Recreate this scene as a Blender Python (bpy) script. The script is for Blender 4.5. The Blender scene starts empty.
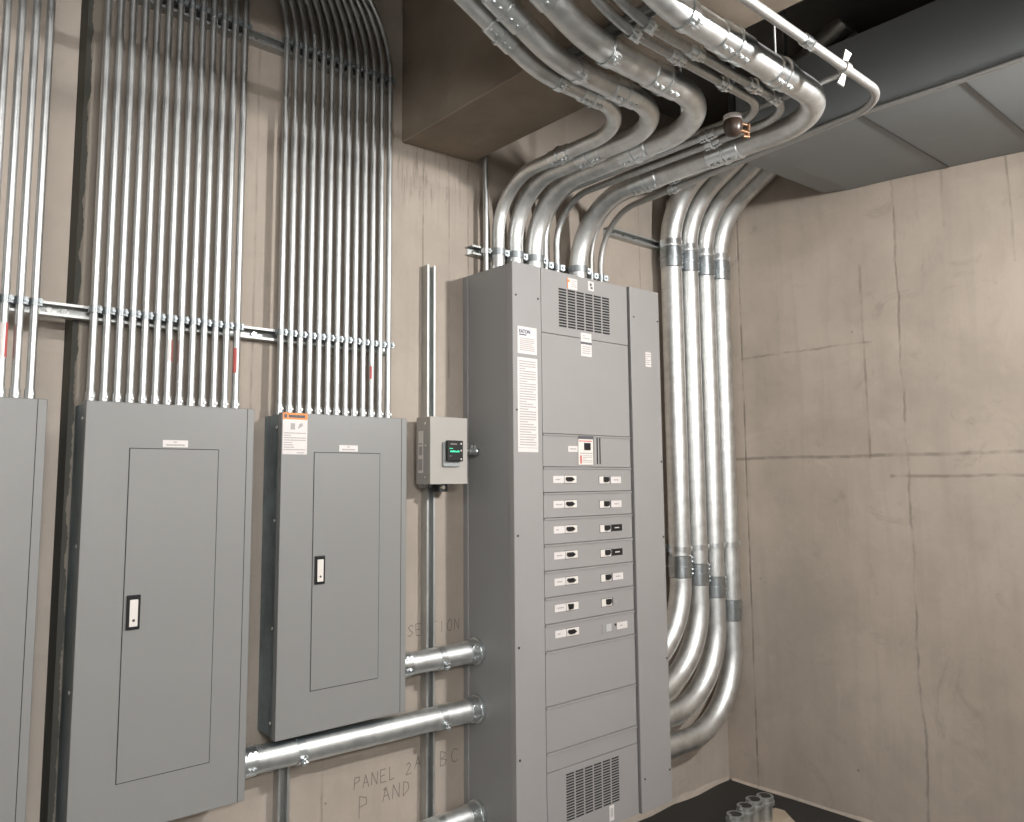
import bpy, bmesh, math, random
from mathutils import Vector, Matrix
random.seed(7)
S = bpy.context.scene
COL = S.collection
PI = math.pi

# ------------------------------------------------------------------ materials
def new_mat(name):
    m = bpy.data.materials.new(name); m.use_nodes = True
    nt = m.node_tree; nt.nodes.clear()
    out = nt.nodes.new('ShaderNodeOutputMaterial')
    b = nt.nodes.new('ShaderNodeBsdfPrincipled')
    nt.links.new(b.outputs[0], out.inputs[0])
    return m, nt, b

def N(nt, t, **kw):
    n = nt.nodes.new(t)
    for k, v in kw.items(): setattr(n, k, v)
    return n

def link(nt, a, b): nt.links.new(a, b)

def math_n(nt, op, a, b=None, c=None):
    n = N(nt, 'ShaderNodeMath', operation=op)
    for i, v in enumerate((a, b, c)):
        if v is None: continue
        if isinstance(v, (int, float)): n.inputs[i].default_value = v
        else: link(nt, v, n.inputs[i])
    return n.outputs[0]

def mix_col(nt, fac, a, b, mode='MIX'):
    n = N(nt, 'ShaderNodeMix', data_type='RGBA', blend_type=mode)
    for sock, v in ((n.inputs[0], fac), (n.inputs[6], a), (n.inputs[7], b)):
        if isinstance(v, (int, float)): sock.default_value = v
        elif isinstance(v, tuple): sock.default_value = (*v, 1)
        else: link(nt, v, sock)
    return n.outputs[2]

def noise(nt, vec, scale, detail=4, rough=.6, dist=0):
    n = N(nt, 'ShaderNodeTexNoise')
    n.inputs['Scale'].default_value = scale; n.inputs['Detail'].default_value = detail
    n.inputs['Roughness'].default_value = rough; n.inputs['Distortion'].default_value = dist
    if vec is not None: link(nt, vec, n.inputs['Vector'])
    return n.outputs[0]

def ramp(nt, v, lo, hi):
    n = N(nt, 'ShaderNodeMapRange'); n.interpolation_type = 'SMOOTHSTEP'
    link(nt, v, n.inputs[0]); n.inputs[1].default_value = lo; n.inputs[2].default_value = hi
    return n.outputs[0]

def scaled(nt, vec, s):
    n = N(nt, 'ShaderNodeVectorMath', operation='MULTIPLY'); link(nt, vec, n.inputs[0]); n.inputs[1].default_value = s
    return n.outputs[0]

def bump(nt, h, strength, dist=.01):
    n = N(nt, 'ShaderNodeBump'); n.inputs['Strength'].default_value = strength; n.inputs['Distance'].default_value = dist
    link(nt, h, n.inputs['Height']); return n.outputs[0]

def simple(name, col, rough=.5, metal=0., var=.0, vscale=6., spec=.5):
    m, nt, b = new_mat(name)
    b.inputs['Roughness'].default_value = rough; b.inputs['Metallic'].default_value = metal
    b.inputs['Specular IOR Level'].default_value = spec
    if var:
        tc = N(nt, 'ShaderNodeTexCoord')
        f = noise(nt, tc.outputs['Object'], vscale)
        lo = tuple(c*(1-var) for c in col); hi = tuple(min(1, c*(1+var)) for c in col)
        link(nt, mix_col(nt, ramp(nt, f, .3, .7), lo, hi), b.inputs['Base Color'])
    else: b.inputs['Base Color'].default_value = (*col, 1)
    return m

def emit(name, col, s):
    m, nt, b = new_mat(name)
    b.inputs['Base Color'].default_value = (*col, 1); b.inputs['Emission Color'].default_value = (*col, 1)
    b.inputs['Emission Strength'].default_value = s
    return m

def galvanized(name, col, rough, var=.12, stretch=(25, 25, 1.5)):
    m, nt, b = new_mat(name)
    tc = N(nt, 'ShaderNodeTexCoord'); v = tc.outputs['Object']
    b.inputs['Metallic'].default_value = 1
    f = noise(nt, scaled(nt, v, stretch), 3, 5, .6)
    g = noise(nt, v, 14, 4, .6)
    a = math_n(nt, 'ADD', math_n(nt, 'MULTIPLY', f, .6), math_n(nt, 'MULTIPLY', g, .4))
    t = ramp(nt, a, .35, .65)
    link(nt, mix_col(nt, t, tuple(c*(1-var) for c in col), tuple(min(1, c*(1+var)) for c in col)), b.inputs['Base Color'])
    r = N(nt, 'ShaderNodeMapRange'); link(nt, a, r.inputs[0]); r.inputs[3].default_value = rough*.8; r.inputs[4].default_value = rough*1.25
    link(nt, r.outputs[0], b.inputs['Roughness'])
    link(nt, bump(nt, noise(nt, v, 22, 2), .02, .002), b.inputs['Normal'])
    return m

def concrete(name, col, axis, lines=(), streak=.5, pits=.5, mott=.18, band=None, drips=None, rough=.85):
    """lines: (kind, centre, lo, hi, width, strength, wobble): kind 'v' runs up at along=centre, 'h' runs along at z=centre"""
    m, nt, b = new_mat(name)
    tc = N(nt, 'ShaderNodeTexCoord'); v = tc.outputs['Object']
    sp = N(nt, 'ShaderNodeSeparateXYZ'); link(nt, v, sp.inputs[0])
    along = sp.outputs[0] if axis == 'x' else sp.outputs[1]; z = sp.outputs[2]
    b.inputs['Roughness'].default_value = rough; b.inputs['Specular IOR Level'].default_value = .25
    n1 = noise(nt, v, 1.3, 6, .6, .3); n2 = noise(nt, v, 9, 6, .65); n3 = noise(nt, scaled(nt, v, (9, 9, .7)), 2, 4, .6)
    c = mix_col(nt, ramp(nt, n1, .3, .7), tuple(x*(1-mott) for x in col), tuple(min(1, x*(1+mott*.8)) for x in col))
    c = mix_col(nt, math_n(nt, 'MULTIPLY', ramp(nt, n3, .45, .75), streak*.45), c, tuple(x*.72 for x in col))
    c = mix_col(nt, math_n(nt, 'MULTIPLY', ramp(nt, n2, .5, .75), .3), c, tuple(x*.78 for x in col))
    n5 = noise(nt, v, 3.1, 8, .75, 1.2)
    c = mix_col(nt, math_n(nt, 'MULTIPLY', ramp(nt, n5, .56, .70), .42*min(1, mott*6)), c, tuple(x*.62 for x in col))
    c = mix_col(nt, math_n(nt, 'MULTIPLY', ramp(nt, n5, .44, .30), .30*min(1, mott*6)), c, tuple(min(1, x*1.25) for x in col))
    vo = N(nt, 'ShaderNodeTexVoronoi'); vo.inputs['Scale'].default_value = 9; link(nt, v, vo.inputs['Vector'])
    pit = math_n(nt, 'LESS_THAN', math_n(nt, 'ADD', vo.outputs['Distance'], math_n(nt, 'MULTIPLY', noise(nt, v, 3.3), .42)), .215)
    c = mix_col(nt, math_n(nt, 'MULTIPLY', pit, pits), c, tuple(x*.4 for x in col))
    h = math_n(nt, 'SUBTRACT', math_n(nt, 'MULTIPLY', n2, .5), pit)
    wob = math_n(nt, 'SUBTRACT', noise(nt, v, 1.7, 4, .7), .5)
    brk = noise(nt, v, 7, 3, .6)
    for kind, ctr, lo, hi, w, st, wb in lines:
        p, q = (along, z) if kind == 'v' else (z, along)
        d = math_n(nt, 'ABSOLUTE', math_n(nt, 'ADD', math_n(nt, 'SUBTRACT', p, ctr), math_n(nt, 'MULTIPLY', wob, wb)))
        k = math_n(nt, 'SUBTRACT', 1, ramp(nt, d, w*.3, w))
        k = math_n(nt, 'MULTIPLY', k, math_n(nt, 'MULTIPLY', math_n(nt, 'GREATER_THAN', q, lo), math_n(nt, 'LESS_THAN', q, hi)))
        k = math_n(nt, 'MULTIPLY', k, math_n(nt, 'MULTIPLY_ADD', ramp(nt, brk, .36, .62), .85, .15))
        c = mix_col(nt, math_n(nt, 'MULTIPLY', k, abs(st)), c, tuple(x*(.33 if st > 0 else 1.5) for x in col))
        h = math_n(nt, 'SUBTRACT', h, math_n(nt, 'MULTIPLY', k, .6*st))
    if drips:
        lo, hi, z0, z1 = drips
        dn = noise(nt, scaled(nt, v, (14, 14, 1.2)), 3, 5, .7)
        k = math_n(nt, 'MULTIPLY', math_n(nt, 'MULTIPLY', math_n(nt, 'GREATER_THAN', along, lo), math_n(nt, 'LESS_THAN', along, hi)), ramp(nt, dn, .52, .66))
        k = math_n(nt, 'MULTIPLY', k, ramp(nt, math_n(nt, 'ADD', z, math_n(nt, 'MULTIPLY', n1, .35)), z0, z1))
        c = mix_col(nt, math_n(nt, 'MULTIPLY', k, .75), c, tuple(x*.35 for x in col))
    if band:
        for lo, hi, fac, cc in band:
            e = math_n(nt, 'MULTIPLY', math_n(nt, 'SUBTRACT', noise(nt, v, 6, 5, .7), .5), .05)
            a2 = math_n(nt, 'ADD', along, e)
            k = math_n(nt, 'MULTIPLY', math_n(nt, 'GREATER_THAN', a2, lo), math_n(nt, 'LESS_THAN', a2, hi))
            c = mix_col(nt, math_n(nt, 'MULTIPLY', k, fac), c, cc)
    link(nt, c, b.inputs['Base Color'])
    link(nt, bump(nt, h, .45, .008), b.inputs['Normal'])
    return m

CB = (.385, .332, .282)
M = {}
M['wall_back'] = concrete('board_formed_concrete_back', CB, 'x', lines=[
    ('v', .930, 2.45, 3.06, .005, .6, .01), ('v', 1.067, 2.1, 3.06, .004, .5, .01), ('v', 1.172, 0, 3.06, .006, .6, .01),
    ('v', 2.35, 0, 3.4, .006, .5, .015), ('v', .50, 0, .8, .007, .5, .01), ('v', .20, .7, 3.3, .006, .35, .02)],
    streak=.5, pits=.75, mott=.13, drips=(.80, 1.22, 2.86, 3.25),
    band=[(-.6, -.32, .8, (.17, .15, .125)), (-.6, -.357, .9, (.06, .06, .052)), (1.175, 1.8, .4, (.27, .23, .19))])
M['wall_recess'] = concrete('smooth_wall_recess', (.60, .525, .455), 'x', streak=.15, pits=0, mott=.06)
M['wall_right'] = concrete('board_formed_concrete_right', (.47, .40, .335), 'y', lines=[
    ('v', -.183, -1, 3.2, .008, .7, .012), ('v', -1.067, -1, 3.25, .009, .45, .08), ('v', -.885, 1.76, 2.75, .010, .4, .03),
    ('v', -1.578, 2.62, 3.2, .008, .4, .04), ('v', -1.30, 2.85, 3.2, .010, .22, .03),
    ('h', 2.345, -.93, -.17, .008, .5, .05), ('h', 1.775, -6, -.02, .012, .55, .035), ('h', 1.672, -6, -.98, .011, .5, .03)],
    streak=.55, pits=.6, mott=.16)
M['beam'] = concrete('beam_concrete', (.30, .245, .19), 'y', streak=.5, pits=.3, mott=.25)
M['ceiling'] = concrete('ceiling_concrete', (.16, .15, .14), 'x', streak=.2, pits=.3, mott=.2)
M['wall_far'] = concrete('far_wall_pale_paint', (.74, .73, .715), 'x', streak=.1, pits=0, mott=.05)
M['floor'] = concrete('grey_floor_with_dark_damp_patch', (.17, .167, .16), 'x', streak=.2, pits=.4, mott=.3, rough=.7, band=[(1.62, 9, .97, (.032, .030, .027))])
M['pad'] = concrete('pale_grout', (.46, .37, .28), 'x', streak=.2, pits=.6, mott=.25)
M['emt'] = galvanized('galvanized_conduit_steel', (.54, .55, .545), .42)
M['emt_big'] = galvanized('galvanized_pipe_steel', (.74, .75, .74), .45, .12, (6, 6, 6))
M['fit'] = galvanized('zinc_fitting', (.78, .81, .82), .30, .1, (10, 10, 10))
M['fit_dark'] = galvanized('dark_zinc_coupling', (.48, .52, .54), .32, .1, (10, 10, 10))  # darker zinc, used on the corner pipe couplings
M['strut'] = galvanized('strut_steel', (.50, .51, .50), .52)
M['clamp'] = galvanized('dull_clamp_steel', (.34, .365, .375), .48)
M['box'] = galvanized('galvanized_sheet_box', (.25, .32, .36), .38, .25, (5, 5, 1))
M['screw'] = simple('dark_screw', (.10, .10, .10), .4, .8)
M['bolt'] = simple('bright_bolt', (.82, .82, .80), .22, 1.)
M['paint'] = simple('grey_enamel', (.315, .303, .295), .36, 0, .02, 2)
M['paint_panel'] = simple('panel_grey_enamel', (.245, .242, .235), .42, 0, .02, 2)
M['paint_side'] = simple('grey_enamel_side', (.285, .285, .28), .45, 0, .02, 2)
M['paint_disc'] = simple('warm_grey_enamel', (.39, .365, .335), .45, 0, .02, 3)
M['gap'] = simple('dark_gap', (.012, .013, .014), .8)
M['black'] = simple('black_plastic', (.012, .012, .013), .35)
M['white'] = simple('white_sticker', (.70, .655, .635), .5, 0, .02, 30)
M['cream'] = simple('breaker_face', (.74, .69, .64), .5)
M['pale'] = simple('pale_knockout', (.48, .48, .47), .5)
M['ink'] = simple('grey_print', (.40, .365, .355), .6)
M['ink_dark'] = simple('dark_print', (.10, .10, .11), .6)
M['blue'] = simple('blue_print', (.02, .05, .12), .5)
M['orange'] = simple('orange_warning', (.83, .27, .06), .5)
M['red'] = simple('red_sticker', (.55, .12, .11), .5)
M['green'] = emit('green_display', (.05, .75, .40), .8)
M['clear'] = simple('smoky_clear_plastic', (.36, .38, .38), .15)
M['duct'] = simple('duct_grey', (.215, .23, .235), .45, .0, .05, 1.2)
M['white_emt'] = galvanized('dull_galvanized_conduit', (.52, .515, .50), .55, .06)
M['brown'] = simple('brown_cap', (.045, .028, .02), .35)
M['copper'] = simple('copper', (.62, .36, .22), .3, 1.)
M['black_pipe'] = simple('black_steel_pipe', (.03, .03, .035), .5, .3)
M['pencil'] = simple('pencil_line', (.17, .145, .125), .8)

# ------------------------------------------------------------------ mesh builder
class MB:
    def __init__(s): s.v = []; s.f = []; s.mi = []; s.sm = []
    def add(s, vs, fs, mi=0, smooth=False):
        o = len(s.v); s.v += [tuple(p) for p in vs]
        for f in fs: s.f.append(tuple(i+o for i in f)); s.mi.append(mi); s.sm.append(smooth)
        return s
    def box(s, x0, x1, y0, y1, z0, z1, mi=0):
        x0, x1 = min(x0, x1), max(x0, x1); y0, y1 = min(y0, y1), max(y0, y1); z0, z1 = min(z0, z1), max(z0, z1)
        vs = [(x, y, z) for z in (z0, z1) for y in (y0, y1) for x in (x0, x1)]
        return s.add(vs, [(0, 2, 3, 1), (4, 5, 7, 6), (0, 1, 5, 4), (1, 3, 7, 5), (3, 2, 6, 7), (2, 0, 4, 6)], mi)
    def tube(s, pts, r, n=16, caps=True, mi=0, hollow=None):
        pts = [Vector(p) for p in pts]; rs = r if isinstance(r, (list, tuple)) else [r]*len(pts)
        t0 = (pts[1]-pts[0]).normalized()
        up = Vector((0, 0, 1)) if abs(t0.z) < .9 else Vector((1, 0, 0))
        a = t0.cross(up).normalized(); vs = []
        prev = t0
        for i, p in enumerate(pts):
            if i == 0: t = t0
            elif i == len(pts)-1: t = (pts[i]-pts[i-1]).normalized()
            else: t = ((pts[i]-pts[i-1]).normalized()+(pts[i+1]-pts[i]).normalized()).normalized()
            q = prev.rotation_difference(t); a = (q @ a).normalized(); prev = t
            b = t.cross(a).normalized()
            for k in range(n):
                an = 2*PI*k/n
                vs.append(p+(a*math.cos(an)+b*math.sin(an))*rs[i])
        fs = []
        for i in range(len(pts)-1):
            for k in range(n):
                fs.append((i*n+k, i*n+(k+1) % n, (i+1)*n+(k+1) % n, (i+1)*n+k))
        s.add(vs, fs, mi, True)
        if caps:
            o = len(s.v)-len(vs)
            s.f.append(tuple(o+k for k in reversed(range(n)))); s.mi.append(mi); s.sm.append(False)
            s.f.append(tuple(o+(len(pts)-1)*n+k for k in range(n))); s.mi.append(mi); s.sm.append(False)
        return s
    def cyl(s, p0, p1, r, n=12, mi=0, r1=None): return s.tube([p0, p1], [r, r if r1 is None else r1], n, True, mi)
    def ring(s, c, d, r_in, r_out, h, n=20, mi=0):
        """closed collar around a pipe"""
        c = Vector(c); d = Vector(d).normalized(); up = Vector((0, 0, 1)) if abs(d.z) < .9 else Vector((1, 0, 0))
        a = d.cross(up).normalized(); b = d.cross(a)
        vs = []
        for (rr, hh) in ((r_in, -h/2), (r_out, -h/2), (r_out, h/2), (r_in, h/2)):
            for k in range(n):
                an = 2*PI*k/n; vs.append(c+d*hh+(a*math.cos(an)+b*math.sin(an))*rr)
        fs = []
        for j in range(4):
            for k in range(n): fs.append((j*n+k, j*n+(k+1) % n, ((j+1) % 4)*n+(k+1) % n, ((j+1) % 4)*n+k))
        return s.add(vs, fs, mi, True)
    def prism(s, poly, axis, a0, a1, mi=0):
        """poly in the two other axes, extruded along axis 0/1/2"""
        n = len(poly); vs = []
        for a in (a0, a1):
            for (p, q) in poly:
                vs.append((a, p, q) if axis == 0 else (p, a, q) if axis == 1 else (p, q, a))
        fs = [tuple(range(n)), tuple(reversed(range(n, 2*n)))]
        for k in range(n): fs.append((k, n+k, n+(k+1) % n, (k+1) % n))
        return s.add(vs, fs, mi)

def obj(name, mb, mats, parent=None, bevel=0, org=None, auto=True):
    me = bpy.data.meshes.new(name)
    o = bpy.data.objects.new(name, me); COL.objects.link(o)
    off = Vector((0, 0, 0))
    if parent is not None:
        o.parent = parent
        q = parent
        while q is not None: off = off+q.location; q = q.parent
    elif org is not None:
        off = Vector(org); o.location = off
    me.from_pydata([tuple(Vector(p)-off) for p in mb.v], [], mb.f)
    for m in (mats if isinstance(mats, (list, tuple)) else [mats]): me.materials.append(M[m] if isinstance(m, str) else m)
    for p, mi, sm in zip(me.polygons, mb.mi, mb.sm): p.material_index = mi; p.use_smooth = sm
    bm = bmesh.new(); bm.from_mesh(me); bmesh.ops.recalc_face_normals(bm, faces=bm.faces)
    for e in bm.edges:
        if len(e.link_faces) == 2 and e.calc_face_angle(0) > math.radians(38): e.smooth = False
    bm.to_mesh(me); bm.free(); me.update()
    if bevel:
        b = o.modifiers.new('bevel', 'BEVEL'); b.width = bevel; b.segments = 2; b.limit_method = 'ANGLE'; b.angle_limit = math.radians(50)
    return o

def tag(o, label, cat, group=None):
    o['label'] = label; o['category'] = cat
    if group: o['group'] = group
    return o

def thing(name, loc, label, cat, group=None):
    o = bpy.data.objects.new(name, None); COL.objects.link(o); o.location = loc; o.empty_display_size = .05
    return tag(o, label, cat, group)

def struct(name, mb, mats, bevel=0):
    o = obj(name, mb, mats, None, bevel); o['kind'] = 'structure'; return o

def dup(root, loc, label):
    r = root.copy(); COL.objects.link(r); r.location = loc; r['label'] = label
    for ch in list(root.children):
        c = ch.copy(); COL.objects.link(c); c.parent = r
        for g in list(ch.children):
            d = g.copy(); COL.objects.link(d); d.parent = c
    return r

def fillet(pts, radii, seg=14):
    """polyline with its corners rounded"""
    pts = [Vector(p) for p in pts]; out = [pts[0]]
    for i in range(1, len(pts)-1):
        R = radii[i-1]; a = (pts[i-1]-pts[i]).normalized(); b = (pts[i+1]-pts[i]).normalized()
        ang = a.angle(b); th = PI-ang
        L = R*math.tan(th/2); p0 = pts[i]+a*L
        bis = (a+b).normalized(); c = pts[i]+bis*(R/math.cos(th/2))
        u = (p0-c).normalized(); ax = u.cross((pts[i]+b*L-c).normalized()).normalized()
        ns = max(3, int(seg*th/(PI/2))+1)
        for k in range(ns+1):
            out.append(c+(Matrix.Rotation(th*k/ns, 3, ax) @ u)*R)
    out.append(pts[-1]); return out

# ------------------------------------------------------------------ room shell
XR, ZC = 3.0153, 3.75
EDGE = -.372
struct('floor', MB().box(-5, XR+.2, -5.2, .3, -.12, 0), 'floor')
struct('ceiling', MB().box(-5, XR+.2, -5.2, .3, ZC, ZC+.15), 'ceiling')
w = MB()
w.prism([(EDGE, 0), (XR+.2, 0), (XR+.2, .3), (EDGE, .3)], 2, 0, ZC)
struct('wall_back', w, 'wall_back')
struct('wall_recess', MB().box(-5, EDGE, .10, .3, 0, ZC), 'wall_recess')
struct('wall_right', MB().box(XR, XR+.2, -5.2, 0, 0, ZC), 'wall_right')
struct('wall_left', MB().box(-5.15, -5, -5.2, .3, 0, ZC), 'wall_far')
struct('wall_front', MB().box(-5, XR+.2, -5.35, -5.2, 0, ZC), 'wall_far')
struct('ceiling_beam', MB().prism([(.82, 3.075), (1.20, 3.09), (1.20, ZC), (.82, ZC)], 1, -5.2, 0), 'beam', .006)
# irregular grout skirt where the right wall meets the floor
sk = MB(); prev = None
ys = [-.02-.12*i for i in range(30)]
prof = [(XR-.006-.012*random.random(), .002+.010*random.random()) for i in range(30)]
for i in range(29):
    (xa, za), (xb, zb) = prof[i], prof[i+1]
    sk.add([(xa, ys[i], 0), (XR, ys[i], 0), (XR, ys[i], za+.008), (xa, ys[i], za*.4), (xb, ys[i+1], 0), (XR, ys[i+1], 0), (XR, ys[i+1], zb+.008), (xb, ys[i+1], zb*.4)],
           [(3, 2, 6, 7), (0, 3, 7, 4)])
struct('trim_1', sk, 'wall_right')
sk = MB(); xs = [2.0+.1*i for i in range(11)]
prof = [(-.006-.02*random.random(), .004+.014*random.random()) for i in range(11)]
for i in range(10):
    (ya, za), (yb, zb) = prof[i], prof[i+1]
    sk.add([(xs[i], ya, 0), (xs[i], 0, za+.012), (xs[i+1], 0, zb+.012), (xs[i+1], yb, 0)], [(0, 1, 2, 3)])
struct('trim_2', sk, 'wall_back')

# ------------------------------------------------------------------ strut channels
def strut_x(mb, x0, x1, zc, y_back=0., h=.041, d=.041):
    t = .003; lip = .008; z0, z1 = zc-h/2, zc+h/2; yb, yf = y_back, y_back-d
    poly = [(yb, z0), (yb, z1), (yf, z1), (yf, z1-lip), (yf+t, z1-lip), (yf+t, z1-t), (yb-t, z1-t), (yb-t, z0+t), (yf+t, z0+t), (yf+t, z0+lip), (yf, z0+lip), (yf, z0)]
    # split into simple convex pieces so the end faces stay clean
    mb.box(x0, x1, yb, yb-t, z0, z1); mb.box(x0, x1, yb-t, yf, z1-t, z1); mb.box(x0, x1, yb-t, yf, z0, z0+t)
    mb.box(x0, x1, yf, yf+t, z1-lip, z1-t); mb.box(x0, x1, yf, yf+t, z0+t, z0+lip)
    return mb
def strut_z(mb, xc, z0, z1, y_back=0., h=.041, d=.041):
    t = .003; lip = .009; x0, x1 = xc-h/2, xc+h/2; yb, yf = y_back, y_back-d
    mb.box(x0, x1, yb, yb-t, z0, z1); mb.box(x0, x0+t, yb-t, yf, z0, z1); mb.box(x1-t, x1, yb-t, yf, z0, z1)
    mb.box(x0+t, x0+lip, yf, yf+t, z0, z1); mb.box(x1-lip, x1-t, yf, yf+t, z0, z1)
    return mb
def strut_y(mb, xc, y0, y1, z_top, h=.041, d=.022):
    t = .003; lip = .009; x0, x1 = xc-h/2, xc+h/2
    mb.box(x0, x1, y0, y1, z_top-t, z_top); mb.box(x0, x0+t, y0, y1, z_top-d, z_top-t); mb.box(x1-t, x1, y0, y1, z_top-d, z_top-t)
    mb.box(x0+t, x0+lip, y0, y1, z_top-d, z_top-d+t); mb.box(x1-lip, x1-t, y0, y1, z_top-d, z_top-d+t)
    return mb
GS = 'strut channels fixed to the walls'
def strut_thing(mb, label, bolts=(), axis='x', org=None):
    t = thing('strut_channel', org, label, 'strut channel', GS)
    obj('channel', mb, 'strut', t)
    for p in bolts:
        b = MB().cyl((p[0], p[1], p[2]), (p[0], p[1]-.012, p[2]), .009, 6)
        obj('anchor_bolt', b, 'bolt', t)
    return t
ZL, ZU = 2.19, 3.28
strut_thing(strut_x(MB(), -1.25, .75, ZL), 'long horizontal strut channel crossing behind the thin conduits at mid height', [(-.44, -.003, ZL), (-.40, -.003, ZL), (.20, -.003, ZL)], org=(-.25, 0, ZL))
strut_thing(strut_x(MB(), -1.25, .755, ZU), 'upper horizontal strut channel where the right bundle of thin conduits starts to bend', [(.18, -.003, ZU)], org=(-.25, 0, ZU))
strut_thing(strut_z(MB(), .946, .04, 2.565), 'tall vertical strut channel running behind the small box with the black display', [(.946, -.003, 2.2), (.946, -.003, .45)], org=(.946, 0, .04))
strut_thing(strut_z(MB(), .335, .04, .80), 'short vertical strut channel below the middle panelboard, behind the long thick pipe', [], org=(.335, 0, .04))
strut_thing(strut_x(MB(), 1.165, 2.06, 2.675), 'horizontal strut channel just above the switchboard, behind the pipe bases', [(1.2, -.003, 2.675)], org=(1.6, 0, 2.675))
strut_thing(strut_x(MB(), 2.06, 3.0, 2.945), 'perforated strut channel on the wall behind the tops of the four corner pipes', [(2.12, -.003, 2.945), (2.2, -.003, 2.945), (2.29, -.003, 2.945)], org=(2.5, 0, 2.945))
strut_thing(strut_x(MB(), 2.36, 3.0, 1.305), 'short strut channel strapping the four corner pipes at their lower end', [], org=(2.7, 0, 1.305))
strut_thing(strut_y(MB(), .855, -1.72, -.80, 3.074), 'overhead strut channel under the concrete beam carrying the bundle of pipes', [], org=(.855, -1.2, 3.074))

# ------------------------------------------------------------------ thin conduits over the panelboards
RC = .0117; YC = -.041-RC-.001
def strap_mb(x, y, z, r, wid=.022):
    mb = MB(); mb.ring((x, y, z), (0, 0, 1), r-.0005, r+.003, wid, 16)
    mb.box(x+r-.001, x+r+.0035, y-r-.004, -.041, z-wid/2, z+wid/2)
    mb.box(x-r-.0035, x-r+.001, y+.002, -.041, z-wid/2, z+wid/2)
    for q in (.0015, .0065): mb.box(x+r*.55, x+r+.007, y-r*.35-q-.0015, y-r*.35-q, z-wid*.5, z+wid*.5)
    mb.cyl((x+r+.003, y-r-.006, z), (x+r+.003, y+r*.3, z), .003, 8)
    mb.cyl((x+r+.003, y-r-.007, z), (x+r+.003, y-r*.55, z), .0058, 6)
    return mb
def connector_mb(x, y, z):
    mb = MB(); mb.tube([(x, y, z-.002), (x, y, z+.006), (x, y, z+.006), (x, y, z+.034)], [RC+.006, RC+.006, RC+.003, RC+.0025], 14)
    mb.cyl((x+.004, y-RC-.001, z+.02), (x+.004, y-RC-.0065, z+.02), .0045, 6)
    return mb
def sticker_mb(x, y, z, h, a0, a1, mi_red=0):
    mb = MB(); n = 5; vs = []
    for zz in (z, z+h):
        for k in range(n+1):
            an = a0+(a1-a0)*k/n; vs.append((x+(RC+.0006)*math.cos(an), y+(RC+.0006)*math.sin(an), zz))
    return mb.add(vs, [(k, k+1, n+2+k, n+1+k) for k in range(n)], 0, True)
ORD = ['first', 'second', 'third', 'fourth', 'fifth', 'sixth', 'seventh', 'eighth', 'ninth', 'tenth', 'eleventh', 'twelfth', 'thirteenth']
def conduit_bank(x0, n, ztop, bent, gname, lab, step=.0373, first=0, stickers=()):
    z0 = ztop; proto = None
    for i in range(n):
        x = x0+step*i
        if proto is None:
            t = thing('thin_conduit', (x, YC, z0), lab(i), 'conduit', gname); proto = t
            R_ = .5; th = math.radians(40); zk = bent+R_*math.tan(th/2)      # every bank leans left in the same sweep
            path = fillet([(x, YC, z0-.03), (x, YC, zk), (x-(ZC-zk)*math.tan(th), YC, ZC)], [R_], 30)
            path.insert(1, Vector((x, YC, 2.4)))
            obj('tube', MB().tube(path, RC, 16), 'emt', t)
            obj('pipe_strap', strap_mb(x, YC, 2.20, RC), 'clamp', t)
            obj('pipe_strap', strap_mb(x, YC, 3.293, RC), 'clamp', t)
            obj('connector', connector_mb(x, YC, z0), 'emt', t)
            if bent < 3.4:
                obj('coupling', MB().tube(path[9:13], RC+.002, 16), 'emt', t)
        else:
            dup(proto, (x, YC, z0), lab(i))
    return proto
LASTW = {0: 'leftmost', 12: 'rightmost'}
def lab_mid(i):
    if i == 0: return 'leftmost thin conduit of the thirteen entering the large panelboard beside the dark wall recess'
    if i == 12: return 'rightmost thin conduit of the thirteen above the large panelboard, with a red sticker'
    return ORD[i]+' thin steel conduit from the left of the thirteen entering the large panelboard'
def lab_rt(i):
    if i == 0: return 'leftmost bending thin conduit of the thirteen above the panelboard with the orange warning label'
    if i == 12: return 'rightmost bending thin conduit of the thirteen above the orange-labelled panelboard, nearest the concrete beam'
    return ORD[i]+' bending thin conduit from the left of thirteen above the panelboard with orange warning label'
LF = ['thin conduit at the far left edge of the photo, seen only near its top', 'third conduit from the right above the cut-off left panelboard, with a red sticker', 'second conduit from the right above the cut-off left panelboard', 'rightmost conduit above the cut-off left panelboard, nearest the dark recess']
conduit_bank(-.597, 4, 1.9078, 3.46, 'thin conduits over the left panelboard', lambda i: LF[i])
conduit_bank(-.326, 13, 1.9114, 3.42, 'thin conduits over the large panelboard', lab_mid)
conduit_bank(.2805, 13, 1.9067, 3.30, 'thin bending conduits over the smaller panelboard', lab_rt)
def add_sticker(cond_name, idx_x, z, h, a0, a1, mats='red'):
    best = min((o for o in COL.objects if o.type == 'EMPTY' and o.name.startswith('thin_conduit')), key=lambda o: abs(o.location.x-idx_x))
    obj('sticker', sticker_mb(best.location.x, YC, z, h, a0, a1), mats, best)
add_sticker('', -.56, 2.03, .10, -1.2, .1); add_sticker('', -.56, 2.03, .10, -2.4, -1.35, 'white')
add_sticker('', -.326+.0373*6, 2.06, .07, -1.0, 0); add_sticker('', -.326+.0373*6, 2.06, .07, -2.1, -1.3, 'white')
add_sticker('', -.326+.0373*12, 2.04, .085, -2.9, -1.8)
add_sticker('', .2805+.0373*10, 2.06, .05, -2.6, -1.8); add_sticker('', .2805+.0373*8, 2.075, .05, -2.6, -1.9, 'white')

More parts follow.
